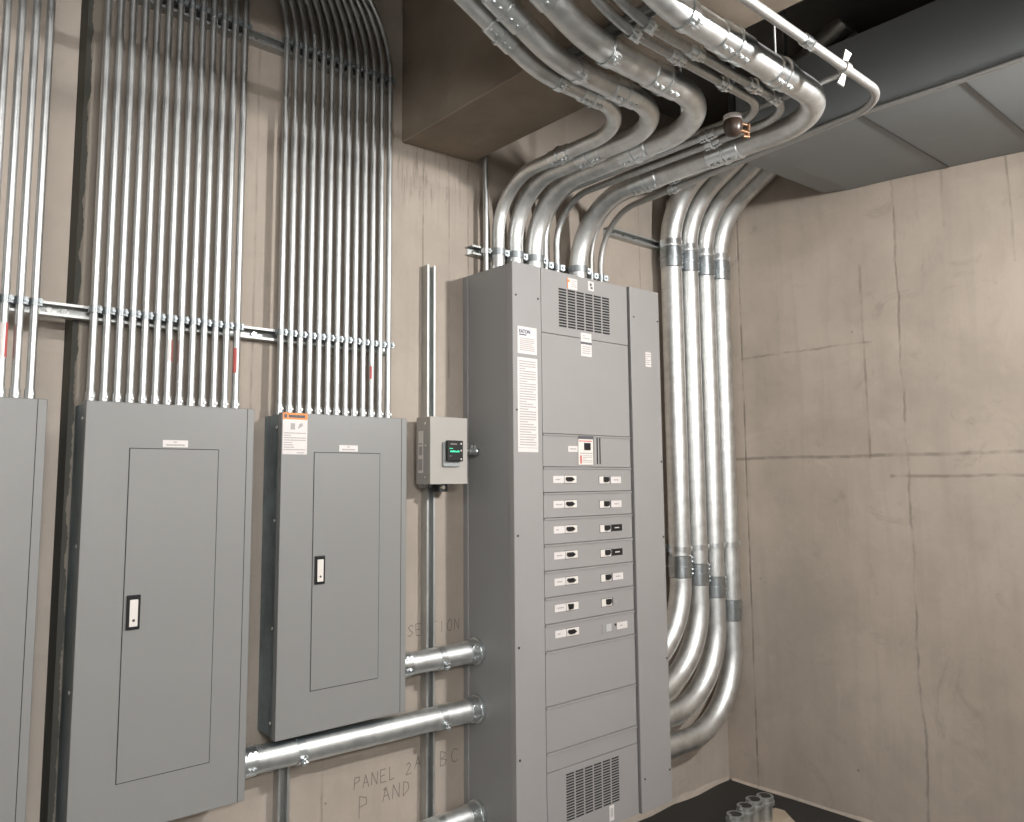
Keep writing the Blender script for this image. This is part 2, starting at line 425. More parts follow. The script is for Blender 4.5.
# ------------------------------------------------------------------ panelboards
D = -.1485
def outline(mb, x0, x1, z0, z1, y, w=.0032, mi=0):
    for b in ((x0-w, x1+w, z0-w, z0), (x0-w, x1+w, z1, z1+w), (x0-w, x0, z0, z1), (x1, x1+w, z0, z1)):
        mb.box(b[0], b[1], y, y+.003, b[2], b[3], mi)
    return mb
def latch(parent, x0, x1, z0, z1, y):
    l = obj('latch', MB().box(x0, x1, y-.006, y+.001, z0, z1), 'black', parent, .002)
    w_ = (x1-x0)*.2; h_ = (z1-z0)*.13
    obj('latch_paddle', MB().box(x0+w_, x1-w_, y-.009, y-.005, z0+h_*.7, z1-h_), 'cream', l, .001)
    obj('keyhole', MB().cyl(((x0+x1)/2, y-.0095, z0+(z1-z0)*.27), ((x0+x1)/2, y-.0085, z0+(z1-z0)*.27), .004, 10), 'screw', l)
    return l
def text_lines(mb, x0, x1, z0, z1, y, n, mi, seed=1, fill=.55):
    rr = random.Random(seed); h = (z1-z0)/n
    for k in range(n):
        zz = z1-h*(k+1)+h*(1-fill)/2; e = x1 if rr.random() < .7 else x0+(x1-x0)*rr.uniform(.3, .9)
        xa = x0
        while xa < e-1e-4:
            xb = min(e, xa+rr.uniform(.12, .3)*(x1-x0)); mb.box(xa, xb-.012*(x1-x0), y, y-.0003, zz, zz+h*fill, mi); xa = xb
    return mb
def panelboard(xl, zb, zt, door, lab_box, latch_box, label, flange=.024, full=True, xr=None):
    xr = xl+.508 if xr is None else xr
    t = thing('panelboard', ((xl+xr)/2, 0, zb), label, 'electrical panel', 'grey panelboards on the wall')
    obj('box', MB().box(xl+.004, xr-.004, .098 if xr < EDGE else -.002, D+.024, zb+.006, zt-.006), 'box', t, .002)
    # front cover: flat sheet with returned edges, right-hand fold standing a hair back
    c = MB(); c.box(xl, xr, D, D+.003, zb, zt); c.box(xl, xl+.003, D, D+.026, zb, zt); c.box(xr-.003, xr, D, D+.026, zb, zt)
    c.box(xl, xr, D, D+.026, zb, zb+.003); c.box(xl, xr, D, D+.026, zt-.003, zt)
    cov = obj('cover', c, 'paint_panel', t, .0015)
    obj('seam', MB().box(xr-flange-.001, xr-flange+.001, D-.0004, D+.001, zb+.001, zt-.001), 'gap', t)
    for zz in (zb+.05, zb+(zt-zb)*.33, zb+(zt-zb)*.66, zt-.05):
        obj('screw', MB().cyl((xl+.005, D+.045, zz), (xl+.001, D+.045, zz), .006, 8), 'bolt', t)
    if door:
        dx0, dx1, dz0, dz1 = door
        obj('door_gap', outline(MB(), dx0, dx1, dz0, dz1, D-.0006, .0022), 'gap', t)
        dr = obj('door', MB().box(dx0, dx1, D-.0022, D+.001, dz0, dz1), 'paint_panel', t, .0008)
        latch(dr, *latch_box, D-.0022)
        lb = MB().box(lab_box[0], lab_box[1], D-.001, D+.0005, lab_box[2], lab_box[3])
        xm = (lab_box[0]+lab_box[1])/2; hh = lab_box[3]-lab_box[2]
        text_lines(lb, lab_box[0]+.01, lab_box[1]-.01, lab_box[2]+hh*.12, lab_box[2]+hh*.5, D-.001, 1, 1, 3)
        text_lines(lb, xm-.006, xm+.004, lab_box[2]+hh*.58, lab_box[2]+hh*.88, D-.001, 1, 1, 4)
        obj('name_plate', lb, ['white', 'ink'], t)
    return t
panelboard(-.964, .30, 1.9078, (-.84, -.576, .70, 1.77), (-.75, -.67, 1.779, 1.801), (-.83, -.792, 1.24, 1.34), 'grey panelboard cut off by the left edge, mounted left of the dark wall recess', .024)
panelboard(-.357, .666, 1.9114, (-.2325, .033, .81, 1.7725), (-.139, -.063, 1.779, 1.801), (-.2255, -.187, 1.24, 1.34), 'large grey panelboard with latched door, between the wall recess and the smaller panelboard')
p3 = panelboard(.248, .8228, 1.9067, (.3715, .6355, .9635, 1.770), (.468, .543, 1.776, 1.799), (.378, .416, 1.317, 1.414), 'smaller grey panelboard with an orange and white warning label in its corner')
ws = MB().box(.2515, .3425, D-.001, D+.0005, 1.763, 1.9055)
ws.box(.2515, .3425, D-.0013, D, 1.883, 1.9055, 1); ws.box(.272, .333, D-.0016, D, 1.889, 1.8985, 2)
ws.box(.256, .266, D-.0016, D, 1.888, 1.900, 2)
ws.box(.280, .296, D-.0013, D, 1.848, 1.870, 3); ws.add([(.306, D-.0014, 1.85), (.326, D-.0014, 1.862), (.322, D-.0014, 1.872), (.312, D-.0014, 1.868)], [(0, 1, 2, 3)], 3)
text_lines(ws, .256, .338, 1.775, 1.840, D-.001, 8, 3, 5, .4); text_lines(ws, .305, .338, 1.766, 1.771, D-.001, 1, 3, 6, .7)
obj('warning_label', ws, ['white', 'orange', 'ink_dark', 'ink'], p3)['label'] = 'white label with orange header'

# ------------------------------------------------------------------ small box with display
t = thing('surge_protector_box', (.966, -.041, 1.655), 'small grey metal box with a black green-lit display, between panelboard and switchboard', 'electrical box')
X0, X1, Z0, Z1, YF = .873, 1.058, 1.655, 1.922, -.137
obj('body', MB().box(X0, X1, -.041, YF, Z0, Z1), 'paint_disc', t, .002)
for px_, pz_ in ((X0+.012, Z0-.014), (X0+.06, Z0-.012), (X0+.12, Z0-.012)):
    obj('mounting_tab', MB().box(px_, px_+.034, -.041, -.06, pz_, Z0), 'strut', t, .001)
obj('bottom_bushing', MB().cyl((.955, -.09, Z0-.03), (.955, -.09, Z0), .03, 14), 'black', t)
obj('knockout_screw', MB().cyl((X0+.07, YF+.02, Z0-.012), (X0+.07, YF+.006, Z0-.012), .008, 10), 'bolt', t)
for zz in (Z0+.028, (Z0+Z1)/2+.02, Z1-.028): obj('screw', MB().cyl((X0, YF+.03, zz), (X0-.003, YF+.03, zz), .005, 8), 'bolt', t)
sl = MB().box(X0-.0008, X0, -.056, YF+.048, Z0+.045, Z1-.055)
sl.box(X0-.0012, X0, -.060, -.085, Z0+.115, Z0+.15, 1); sl.box(X0-.0012, X0, -.058, -.086, Z0+.055, Z0+.10, 1); sl.box(X0-.0012, X0, -.058, -.086, Z0+.158, Z0+.163, 1)
obj('side_label', sl, ['cream', 'ink'], t)
bz = obj('display_base', MB().box(.930, 1.012, YF, YF-.012, 1.724, 1.822), 'clear', t, .004)
dm = obj('display_module', MB().box(.938, 1.014, YF-.012, YF-.030, 1.745, 1.828), 'black', t, .003)
gl = MB(); rr = random.Random(3); xx = .949
while xx < .994:
    hh = rr.uniform(.006, .011); gl.box(xx, xx+.0035, YF-.0305, YF-.030, 1.781, 1.781+hh*.8); xx += .0052
gl.box(.945, .962, YF-.0305, YF-.030, 1.795, 1.797)
obj('green_readout', gl, 'green', dm)
for q in ((1.003, 1.815), (1.003, 1.788), (1.003, 1.754)): obj('light_dot', MB().cyl((q[0], YF-.0312, q[1]), (q[0], YF-.030, q[1]), .0035, 8), 'cream', dm)
rect = MB(); rect.box(.950, .982, YF-.0308, YF-.030, 1.812, 1.815); rect.box(.947, .954, YF-.0308, YF-.030, 1.765, 1.767); obj('print_mark', rect, 'ink', dm)
obj('nipple', MB().cyl((X1-.002, -.095, 1.79), (1.143, -.095, 1.79), .013, 16), 'emt', t)
nf = MB(); obj('lock_nut', MB().cyl((X1, -.095, 1.79), (X1+.014, -.095, 1.79), .0165, 8), 'fit', t); obj('lock_nut', MB().cyl((1.127, -.095, 1.79), (1.143, -.095, 1.79), .0165, 8), 'fit', t); nf.cyl((X1+.04, -.095, 1.79), (X1+.075, -.095, 1.79), .0148, 14)
for q in (X1+.05, X1+.066): nf.cyl((q, -.1, 1.80), (q, -.104, 1.815), .004, 6)
obj('nipple_fitting', nf, 'fit', t)

# ------------------------------------------------------------------ switchboard
C0, C1, C2, C3, CZ0, CZ1, DC = 1.1455, 1.3047, 1.850, 2.072, .2197, 2.5583, -.3236
sb = thing('switchboard', ((C0+C3)/2, 0, CZ0), 'tall grey switchboard cabinet with breaker rows and louvres, below the bundle of thick pipes', 'electrical cabinet')
en = MB(); en.box(C0+.003, C3-.003, -.006, DC+.028, CZ0+.004, CZ1-.003)
obj('enclosure', en, 'paint_side', sb, .003)
obj('rear_flange', MB().box(C0-.004, C0+.01, -.001, -.03, CZ0+.02, CZ1-.01), 'paint_side', sb, .001)
def trim(x0, x1, yf, z0, z1):
    c = MB(); c.box(x0, x1, yf, yf+.003, z0, z1); c.box(x0, x0+.004, yf+.003, DC+.03, z0, z1); c.box(x1-.004, x1, yf+.003, DC+.03, z0, z1)
    c.box(x0, x1, yf+.003, DC+.03, z1-.004, z1); c.box(x0, x1, yf+.003, DC+.03, z0, z0+.004)
    return c
lt = obj('side_trim', trim(C0, C1-.001, DC, CZ0, CZ1), 'paint', sb, .002)
rt = obj('side_trim', trim(1.862, C3, DC-.012, CZ0, CZ1+.004), 'paint', sb, .003)
for zz in (2.42, 1.95, 1.45, 1.02, .60, .28):
    for xx in ((C0+.018, DC), (C1-.018, DC)):
        if xx[0] > 1.2 and zz in (1.95, 1.45, 1.02, .60): continue
        obj('screw', MB().cyl((xx[0], DC+.001, zz), (xx[0], DC-.003, zz), .0045, 8), 'screw', lt)
for zz in (2.42, 1.75, 1.40, .85, .36):
    for xx in (1.885, C3-.012):
        if xx < 2 and zz in (1.75, 1.40, .85): continue
        obj('screw', MB().cyl((xx, DC-.011, zz), (xx, DC-.015, zz), .0045, 8), 'screw', rt)
XA, XB = C1+.0015, C2+.003
obj('cover_gap', MB().box(XB, 1.864, DC+.022, DC+.03, CZ0+.01, CZ1-.01), 'gap', sb)
seams = [2.2825, 1.860, 1.722, 1.617, 1.513, 1.406, 1.300, 1.194, 1.089, .983, .769, .592, .517]
zs = [CZ1]+seams+[CZ0]
def louvre_plate(x0, x1, z0, z1, vx0, vx1, vz0, vz1, nc, nr, barx, fill):
    """sheet with punched slots: front faces are left out where a slot is, and each slot has its own edges"""
    mb = MB(); y = DC; yb = DC+.0015
    xs = [x0]; zs_ = [z0]
    pw = (vx1-vx0)/nc; ph = (vz1-vz0)/nr
    for i in range(nc): xs += [vx0+pw*i+barx/2, vx0+pw*(i+1)-barx/2]
    for j in range(nr): zs_ += [vz0+ph*j+ph*(1-fill)/2, vz0+ph*(j+1)-ph*(1-fill)/2]
    xs.append(x1); zs_.append(z1)
    for i in range(len(xs)-1):
        for j in range(len(zs_)-1):
            a, b, c, d = xs[i], xs[i+1], zs_[j], zs_[j+1]
            if i % 2 == 1 and j % 2 == 1:
                mb.add([(a, y, c), (b, y, c), (b, y, d), (a, y, d), (a, yb, c), (b, yb, c), (b, yb, d), (a, yb, d)], [(0, 1, 5, 4), (1, 2, 6, 5), (2, 3, 7, 6), (3, 0, 4, 7)])
            else: mb.add([(a, y, c), (b, y, c), (b, y, d), (a, y, d)], [(0, 1, 2, 3)])
    for a, b, c, d in ((x0, x0+.002, z0, z1), (x1-.002, x1, z0, z1)): mb.box(a, b, y+.0005, DC+.025, c, d)
    mb.box(x0, x1, y+.0005, DC+.025, z1-.002, z1); mb.box(x0, x1, y+.0005, DC+.025, z0, z0+.002)
    return mb
def weld(o):
    bm = bmesh.new(); bm.from_mesh(o.data); bmesh.ops.remove_doubles(bm, verts=bm.verts, dist=1e-5); bmesh.ops.recalc_face_normals(bm, faces=bm.faces); bm.to_mesh(o.data); bm.free()
for k in range(len(zs)-1):
    z1, z0 = zs[k]-.0012, zs[k+1]+.0012
    if k == 0: v = louvre_plate(XA, XB, z0, z1, 1.405, 1.735, 2.317, 2.489, 6, 14, .008, .66)
    elif k == len(zs)-2: v = louvre_plate(XA, XB, z0, z1, 1.408, 1.734, .306, .492, 6, 17, .007, .62)
    else: v = None
    if v is not None:
        o = obj('louvred_cover', v, 'paint', sb); weld(o)
        a = (1.40, 1.74, 2.312, 2.494) if k == 0 else (1.403, 1.741, .301, .497)
        obj('louvre_backing', MB().box(a[0], a[1], DC+.0022, DC+.006, a[2], a[3]), 'gap', o)
    else:
        nm = 'main_breaker_cover' if k == 2 else 'breaker_cover' if 3 <= k <= 9 else 'blank_cover'
        tall = 2 <= k
        mb = MB(); mb.box(XA, XB, DC, DC+.025, z0, z1)
        if tall:  # the rolled top edge of each lower cover stands slightly proud
            mb.box(XA, XB, DC-.0045, DC+.001, z1-.008, z1)
        obj(nm, mb, 'paint', sb, .0012)
obj('seam_shadow_gap', MB().box(XA+.001, XB-.001, DC+.018, DC+.0225, CZ0+.01, CZ1-.01), 'gap', sb)
# main breaker
mbk = obj('main_breaker', MB().box(1.511, 1.603, DC-.004, DC, 1.732, 1.855), 'cream', sb, .001)
obj('breaker_trim', MB().box(1.511, 1.603, DC-.0055, DC-.003, 1.842, 1.856), 'ink_dark', mbk)
obj('breaker_handle', MB().box(1.545, 1.582, DC-.010, DC-.004, 1.795, 1.826), 'black', mbk, .002)
pr = MB(); pr.box(1.52, 1.597, DC-.0045, DC-.004, 1.779, 1.783); pr.box(1.52, 1.53, DC-.0045, DC-.004, 1.737, 1.772, 1)
text_lines(pr, 1.535, 1.597, 1.74, 1.774, DC-.004, 5, 0, 8, .4); text_lines(pr, 1.515, 1.595, 1.829, 1.838, DC-.004, 1, 1, 9, .5)
obj('breaker_print', pr, ['ink', 'red'], mbk)
pl = MB().box(1.452, 1.509, DC-.001, DC+.0005, 1.786, 1.811); text_lines(pl, 1.462, 1.5, 1.794, 1.803, DC-.001, 1, 1, 11)
obj('name_plate', pl, ['white', 'ink'], sb)
for xx in (1.629, 1.646): obj('metering_slot', MB().box(xx, xx+.007, DC-.0008, DC+.0005, 1.735, 1.853), 'gap', sb)
obj('breaker_side_gap', MB().box(1.603, 1.609, DC-.0008, DC+.0005, 1.733, 1.855), 'gap', sb)
# feeder breakers
rowL = [1.670, 1.567, 1.463, 1.358, 1.252, 1.147, 1.044]; rowR = [1.666, 1.5605, 1.456, 1.350, 1.2445, 1.140, 1.032]
pxl = [0, .003, .005, .007, .009, .011, .014]
for i in range(7):
    z = rowL[i]; ox = 0.
    b = obj('circuit_breaker', MB().box(1.426, 1.497, DC-.003, DC, z-.0155, z+.0155), 'cream', sb, .0008)
    obj('breaker_edge', outline(MB(), 1.426, 1.497, z-.0155, z+.0155, DC-.001, .002), 'ink_dark', b)
    if i != 5:
        tg = MB(); tg.prism([(1.430, z+.001), (1.442, z-.008), (1.466, z-.008), (1.480, z), (1.466, z+.010), (1.434, z+.010)], 1, DC-.009, DC-.003)
    else: tg = MB(); tg.prism([(1.438, z-.011), (1.462, z-.010), (1.464, z+.010), (1.434, z+.012)], 1, DC-.009, DC-.003)
    obj('toggle', tg, 'black', b)
    pl = MB().box(1.361, 1.4245, DC-.001, DC+.0005, z-.0145, z+.0145); text_lines(pl, 1.375, 1.412, z-.004, z+.004, DC-.001, 1, 1, 20+i)
    obj('name_plate', pl, ['white', 'ink'], sb)
    z = rowR[i]
    if i == 6:
        b = obj('breaker_blank', MB().box(1.640, 1.715, DC-.002, DC, z-.020, z+.020), 'paint', sb, .001)
        obj('blank_insert', MB().box(1.664, 1.698, DC-.004, DC-.002, z-.015, z+.016), 'pale', b, .001)
        obj('screw', MB().cyl((1.726, DC, z+.008), (1.726, DC-.004, z+.008), .005, 8), 'screw', b)
    else:
        b = obj('circuit_breaker', MB().box(1.640, 1.705, DC-.003, DC, z-.0155, z+.0155), 'cream', sb, .0008)
        obj('breaker_edge', outline(MB(), 1.640, 1.705, z-.0155, z+.0155, DC-.001, .002), 'ink_dark', b)
        obj('breaker_side', MB().box(1.7055, 1.713, DC-.0025, DC, z-.0165, z+.0165), 'ink_dark', b)
        tg = MB(); tg.prism([(1.666, z-.006), (1.672, z-.009), (1.692, z-.009), (1.698, z), (1.696, z+.014), (1.666, z+.014)], 1, DC-.009, DC-.003)
        obj('toggle', tg, 'black', b)
    if i == 5:
        obj('plate_screw_hole', MB().cyl((1.733, DC, z-.002), (1.733, DC-.001, z-.002), .006, 8), 'ink', sb); continue
    dark = i in (2, 3); xo = .007 if i < 6 else .028
    pl = MB().box(1.709+xo, 1.777+xo, DC-.001, DC+.0005, z-.0145, z+.0145)
    text_lines(pl, 1.728+xo, 1.758+xo, z-.004, z+.004, DC-.001, 1, 1, 40+i)
    o = obj('name_plate', pl, ['black', 'white'] if dark else ['white', 'ink'], sb)
    if dark: o['label'] = 'black name plate'
# stickers
st = MB().box(1.462, 1.524, DC-.0008, DC, 2.492, 2.540); st.add([(1.464, DC-.0012, 2.522), (1.480, DC-.0012, 2.522), (1.472, DC-.0012, 2.538)], [(0, 1, 2)], 1); text_lines(st, 1.484, 1.52, 2.5, 2.535, DC-.0008, 4, 2, 60, .35)
st.box(1.462, 1.466, DC-.0012, DC, 2.492, 2.54, 1)
obj('sticker', st, ['white', 'orange', 'ink'], sb)
st = MB().box(1.594, 1.630, DC-.0008, DC, 2.504, 2.546); st.box(1.604, 1.616, DC-.0012, DC, 2.525, 2.538, 1); st.box(1.608, 1.622, DC-.0012, DC, 2.512, 2.522, 1)
obj('sticker', st, ['white', 'ink_dark'], sb)
st = MB().box(1.541, 1.608, DC-.0008, DC, 2.205, 2.308); st.box(1.541, 1.608, DC-.0013, DC, 2.258, 2.268, 1); text_lines(st, 1.55, 1.6, 2.214, 2.252, DC-.0008, 4, 2, 61, .4); text_lines(st, 1.552, 1.598, 2.280, 2.300, DC-.0008, 2, 2, 62, .4)
obj('sticker', st, ['white', 'ink_dark', 'ink'], sb)
st = MB().box(1.171, 1.277, DC-.0008, DC, 2.181, 2.293); text_lines(st, 1.182, 1.265, 2.192, 2.248, DC-.0008, 7, 1, 63, .45)
text_lines(st, 1.18, 1.22, 2.256, 2.262, DC-.0008, 1, 2, 64, .8)
ms = obj('maker_label', st, ['white', 'ink', 'blue'], sb)
cu = bpy.data.curves.new('tmp', 'FONT'); cu.body = 'EATON'; cu.size = .021; cu.extrude = .0004; cu.offset = .0005
tmp = bpy.data.objects.new('tmp', cu); COL.objects.link(tmp)
dg = bpy.context.evaluated_depsgraph_get(); tme = bpy.data.meshes.new_from_object(tmp.evaluated_get(dg))
bpy.data.objects.remove(tmp); tme.name = 'lettering'
xs_ = [v.co.x for v in tme.vertices]; k_ = .060/(max(xs_)-min(xs_))
base = Vector(sb.location)
for v in tme.vertices: v.co = Vector((1.180+(v.co.x-min(xs_))*k_, DC-.0012-v.co.z, 2.266+v.co.y))-base
tme.materials.append(M['blue']); lo = bpy.data.objects.new('lettering', tme); COL.objects.link(lo); lo.parent = ms
lo.location = (0, 0, 0)
st = MB().box(1.169, 1.279, DC-.0008, DC, 1.781, 2.165); text_lines(st, 1.178, 1.270, 1.805, 2.155, DC-.0008, 34, 1, 65, .42); st.box(1.172, 1.276, DC-.001, DC, 1.797, 1.799, 1)
obj('instruction_label', st, ['white', 'ink'], sb)
st = MB().box(1.964, 2.004, DC-.0128, DC-.012, 2.194, 2.262); text_lines(st, 1.968, 2.0, 2.2, 2.258, DC-.0128, 6, 1, 66, .4); st.box(1.964, 2.004, DC-.013, DC-.012, 2.262, 2.267, 1)
obj('sticker', st, ['white', 'ink'], rt)
st = MB().box(1.664, 1.693, DC-.0008, DC, .240, .302); text_lines(st, 1.671, 1.686, .25, .295, DC-.0008, 1, 1, 67, .8)
obj('sticker', st, ['white', 'pale'], sb)

# ------------------------------------------------------------------ thick pipes
def frame(d):
    d = Vector(d).normalized(); up = Vector((0, 0, 1)) if abs(d.z) < .9 else Vector((0, -1, 0))
    a = d.cross(up).normalized(); return d, a, a.cross(d).normalized()
def coupling(parent, c, d, r, L, screws, mat='fit', name='coupling', ridge=True):
    """set-screw coupling: sleeve, centre ridge, two pairs of screw bosses on the side `screws` points to"""
    c = Vector(c); d = Vector(d).normalized(); s = Vector(screws); s = (s-d*s.dot(d)).normalized()
    mb = MB(); e = .0048
    mb.tube([c-d*L/2, c-d*(L/2-.004), c+d*(L/2-.004), c+d*L/2], [r+.001, r+e, r+e, r+.001], 24)
    if ridge: mb.ring(c, d, r+e-.001, r+e+.005, .009, 24)
    b0 = s*(r+e-.003)
    if L > .04:
        for q in (-.36, -.17, .17, .36):
            mb.cyl(c+d*L*q+b0, c+d*L*q+s*(r+e+.009), min(.0075, L*.07), 8)
    o = obj(name, mb, mat, parent)
    return o
def band_strap(parent, c, d, r, ears, wid=.030, mat='fit'):
    """two-piece pipe strap with an eared bolt"""
    c = Vector(c); d = Vector(d).normalized(); s = Vector(ears); s = (s-d*s.dot(d)).normalized(); q = d.cross(s)
    mb = MB(); mb.ring(c, d, r-.0005, r+.0042, wid, 24)
    for k in (-.007, .007):
        p = c+s*(r+.010)+q*k
        vs = [p+s*a+q*b+d*e for a in (-.014, .014) for b in (-.0015, .0015) for e in (-wid*.45, wid*.45)]
        mb.add(vs, [(0, 1, 3, 2), (4, 6, 7, 5), (0, 4, 5, 1), (2, 3, 7, 6), (0, 2, 6, 4), (1, 5, 7, 3)])
    p = c+s*(r+.015); mb.cyl(p-q*.016, p+q*.016, .0055, 8); mb.cyl(p+q*.009, p+q*.016, .010, 6)
    return obj('pipe_strap', mb, mat, parent)
GP = 'thick pipes rising from the switchboard'
ZP = 2.995; DN = (-.4, -.4, -1)
def top_pipe(name, x, y0, r, zr, ye, R1, R2, kick, label, coups, straps, mat='emt_big', x2=None, size_n=24, end=None):
    x2 = x if x2 is None else x2
    t = thing('conduit_pipe', (x, y0, CZ1), label, 'pipe', GP)
    pts = [(x, y0, CZ1-.002), (x, y0, zr), (x2, ye, zr)]
    rad = [R1]
    if end is None:
        pts.append((.76, ye, zr)); rad.append(R2)
        if kick:
            pts += [(.14, ye, zr+.27), (-.9, ye, zr+.27)]; rad += [kick, kick]
        else: pts[-1] = (-.9, ye, zr)
    path = fillet(pts, rad, 20)
    obj('tube', MB().tube(path, r, size_n), mat, t)
    fb = MB(); fb.tube([(x, y0, CZ1-.001), (x, y0, CZ1+.012), (x, y0, CZ1+.013), (x, y0, CZ1+.055)], [r+.009, r+.009, r+.004, r+.0035], 24)
    for q in (.026, .044): fb.cyl((x, y0-r, CZ1+q), (x, y0-r-.012, CZ1+q), .006, 8)
    obj('connector', fb, 'fit', t)
    band_strap(t, (x, y0, 2.675), (0, 0, 1), r, (1, -.35, 0), .03, 'clamp')
    for c, d, L in coups: coupling(t, c, d, r, L, DN)
    for c, d in straps: band_strap(t, c, d, r, (0, -.75, -.9))
    return t
yd = (0, 1, 0); xd = (1, 0, 0); kd = (-.62, 0, .27)
def kp(x): return ZP+(.76-x)*.27/.62
top_pipe('A', 1.286, -.0705, .0285, ZP, -.90, .25, .25, .45, 'leftmost of the thick pipes rising from the switchboard and turning left under the concrete beam',
    [((1.286, -.47, ZP), yd, .11), ((1.01, -.90, ZP), xd, .10), ((.60, -.90, kp(.60)), kd, .11)], [((.85, -.90, ZP), xd)])
top_pipe('B', 1.380, -.0775, .0365, ZP, -.99, .27, .25, .50, 'second thick pipe from the left on the switchboard, with a wide elbow overhead',
    [((1.380, -.55, ZP), yd, .13), ((1.075, -.99, ZP), xd, .13), ((.545, -.99, kp(.545)), kd, .14)], [((.85, -.99, ZP), xd)])
top_pipe('C', 1.490, -.085, .043, ZP, -.1333*8.5, .30, .30, .55, 'third thick pipe from the left on the switchboard, left of the slim pair',
    [((1.490, -.70, ZP), yd, .14), ((1.11, -1.133, ZP), xd, .15), ((.53, -1.133, kp(.53)), kd, .15)], [((.84, -1.133, ZP), xd)])
top_pipe('D', 1.588, -.057, .0155, ZP, -1.251, .22, .15, .50, 'left one of two slim pipes side by side in the middle of the overhead bundle',
    [((1.588, -.98, ZP), yd, .07), ((1.03, -1.251, ZP), xd, .07), ((1.29, -1.251, ZP), xd, .06)], [((.82, -1.251, ZP), xd)], mat='emt')
top_pipe('E', 1.664, -.057, .0155, ZP, -1.307, .22, .15, .50, 'right one of the two slim pipes side by side, beside the thickest overhead pipe',
    [((1.664, -.95, ZP), yd, .07), ((1.05, -1.307, ZP), xd, .07), ((1.38, -1.307, ZP), xd, .07)], [((.82, -1.307, ZP), xd), ((1.50, -1.307, ZP), xd)], mat='emt')
top_pipe('F', 1.778, -.086, .0435, ZP, -1.41, .33, .25, .60, 'thickest overhead pipe with a bright elbow in front of the dark ceiling void',
    [((1.778, -.52, ZP), yd, .15), ((1.778, -.93, ZP), yd, .15), ((1.09, -1.41, ZP), xd, .16), ((1.37, -1.41, ZP), xd, .10)], [((.86, -1.41, ZP), xd)])
top_pipe('H', 1.973, -.056, .0145, ZP-.012, -1.577, .26, .17, 0, 'dull pale conduit on the outer right of the bundle, passing along the air duct edge',
    [((1.923, -.56, ZP-.012), (-.104, -1, 0), .06)], [((1.235, -1.577, ZP-.012), xd)], mat='white_emt', x2=1.815)
top_pipe('G', 1.904, -.056, .0125, ZP+.01, -1.20, .26, .17, 0, 'slim conduit tucked behind the thickest pipe, ending short under the air duct',
    [((1.88, -.60, ZP+.01), yd, .06)], [], mat='white_emt', x2=1.845, end=True)
t = thing('conduit_pipe', (1.228, -.05, CZ1), 'slim straight conduit rising from the switchboard corner up past the beam side', 'pipe', GP)
obj('tube', MB().tube([(1.228, -.055, CZ1-.002), (1.228, -.055, 3.0), (1.228, -.055, ZC)], .0125, 16), 'emt', t)
obj('pipe_strap', strap_mb(1.228, -.055, 2.675, .0125), 'fit', t)
# white clamp on the pale conduit and the support rod it holds
cl = MB()
cl.ring((1.481, -1.577, ZP-.012), xd, .0145, .020, .03, 16)
for s in (1, -1):
    cl.add([(1.470, -1.577, ZP-.012+.014*s), (1.492, -1.577, ZP-.012+.014*s), (1.502, -1.577-.016*s, ZP-.012+.050*s), (1.460, -1.577-.016*s, ZP-.012+.050*s),
            (1.470, -1.571, ZP-.012+.014*s), (1.492, -1.571, ZP-.012+.014*s), (1.502, -1.571-.016*s, ZP-.012+.050*s), (1.460, -1.571-.016*s, ZP-.012+.050*s)],
           [(0, 1, 2, 3), (7, 6, 5, 4), (0, 4, 5, 1), (1, 5, 6, 2), (2, 6, 7, 3), (3, 7, 4, 0)])
tag(obj('pipe_clamp', cl, 'white_emt', None, .001, (1.481, -1.577, ZP)), 'small flared clamp gripping the pale conduit near the air duct', 'clamp')
t = thing('support_rod', (1.67, -1.2, 3.062), 'straight pale rod passing above the bundle and ending near the flared clamp', 'support rod')
obj('rod', MB().cyl((1.66, -1.50, 3.064), (1.675, -.45, 3.064), .010, 12), 'white_emt', t)
obj('rod_hanger', MB().cyl((1.668, -.80, 3.07), (1.668, -.80, ZC), .005, 8), 'strut', t)
t = thing('hanger_wire', (1.35, -1.41, 3.045), 'thin vertical hanger wire above the thickest overhead pipe', 'wire')
obj('wire', MB().cyl((1.35, -1.41, 3.042), (1.35, -1.41, ZC), .0035, 8), 'strut', t)
obj('wire_clip', MB().ring((1.35, -1.41, ZP), xd, .044, .047, .018, 24), 'strut', t)
# sprinkler drop
sx, sy = 1.50, -1.146
t = thing('sprinkler_drop', (sx, sy, 2.92), 'brown capped sprinkler head with a white ring hanging among the overhead pipes', 'sprinkler')
obj('drop_pipe', MB().cyl((sx, sy, 2.985), (sx, sy, ZC), .013, 14), 'black_pipe', t)
obj('collar', MB().tube([(sx, sy, 2.966), (sx, sy, 2.984), (sx, sy, 2.990)], [.034, .033, .018], 20), 'white', t)
hd = MB(); prof = [(.030, 2.967), (.0345, 2.958), (.035, 2.940), (.031, 2.922), (.020, 2.909), (.006, 2.905)]
hd.tube([(sx, sy, z) for _, z in prof], [r for r, _ in prof], 20)
obj('head', hd, 'brown', t)
dfl = MB(); dfl.cyl((sx+.022, sy-.016, 2.93), (sx+.050, sy-.034, 2.922), .008, 10); dfl.cyl((sx+.046, sy-.030, 2.905), (sx+.050, sy-.033, 2.955), .007, 10)
dfl.cyl((sx+.030, sy-.022, 2.955), (sx+.048, sy-.032, 2.952), .004, 8); dfl.cyl((sx+.030, sy-.022, 2.908), (sx+.050, sy-.034, 2.908), .006, 8)
obj('deflector', dfl, 'copper', t)

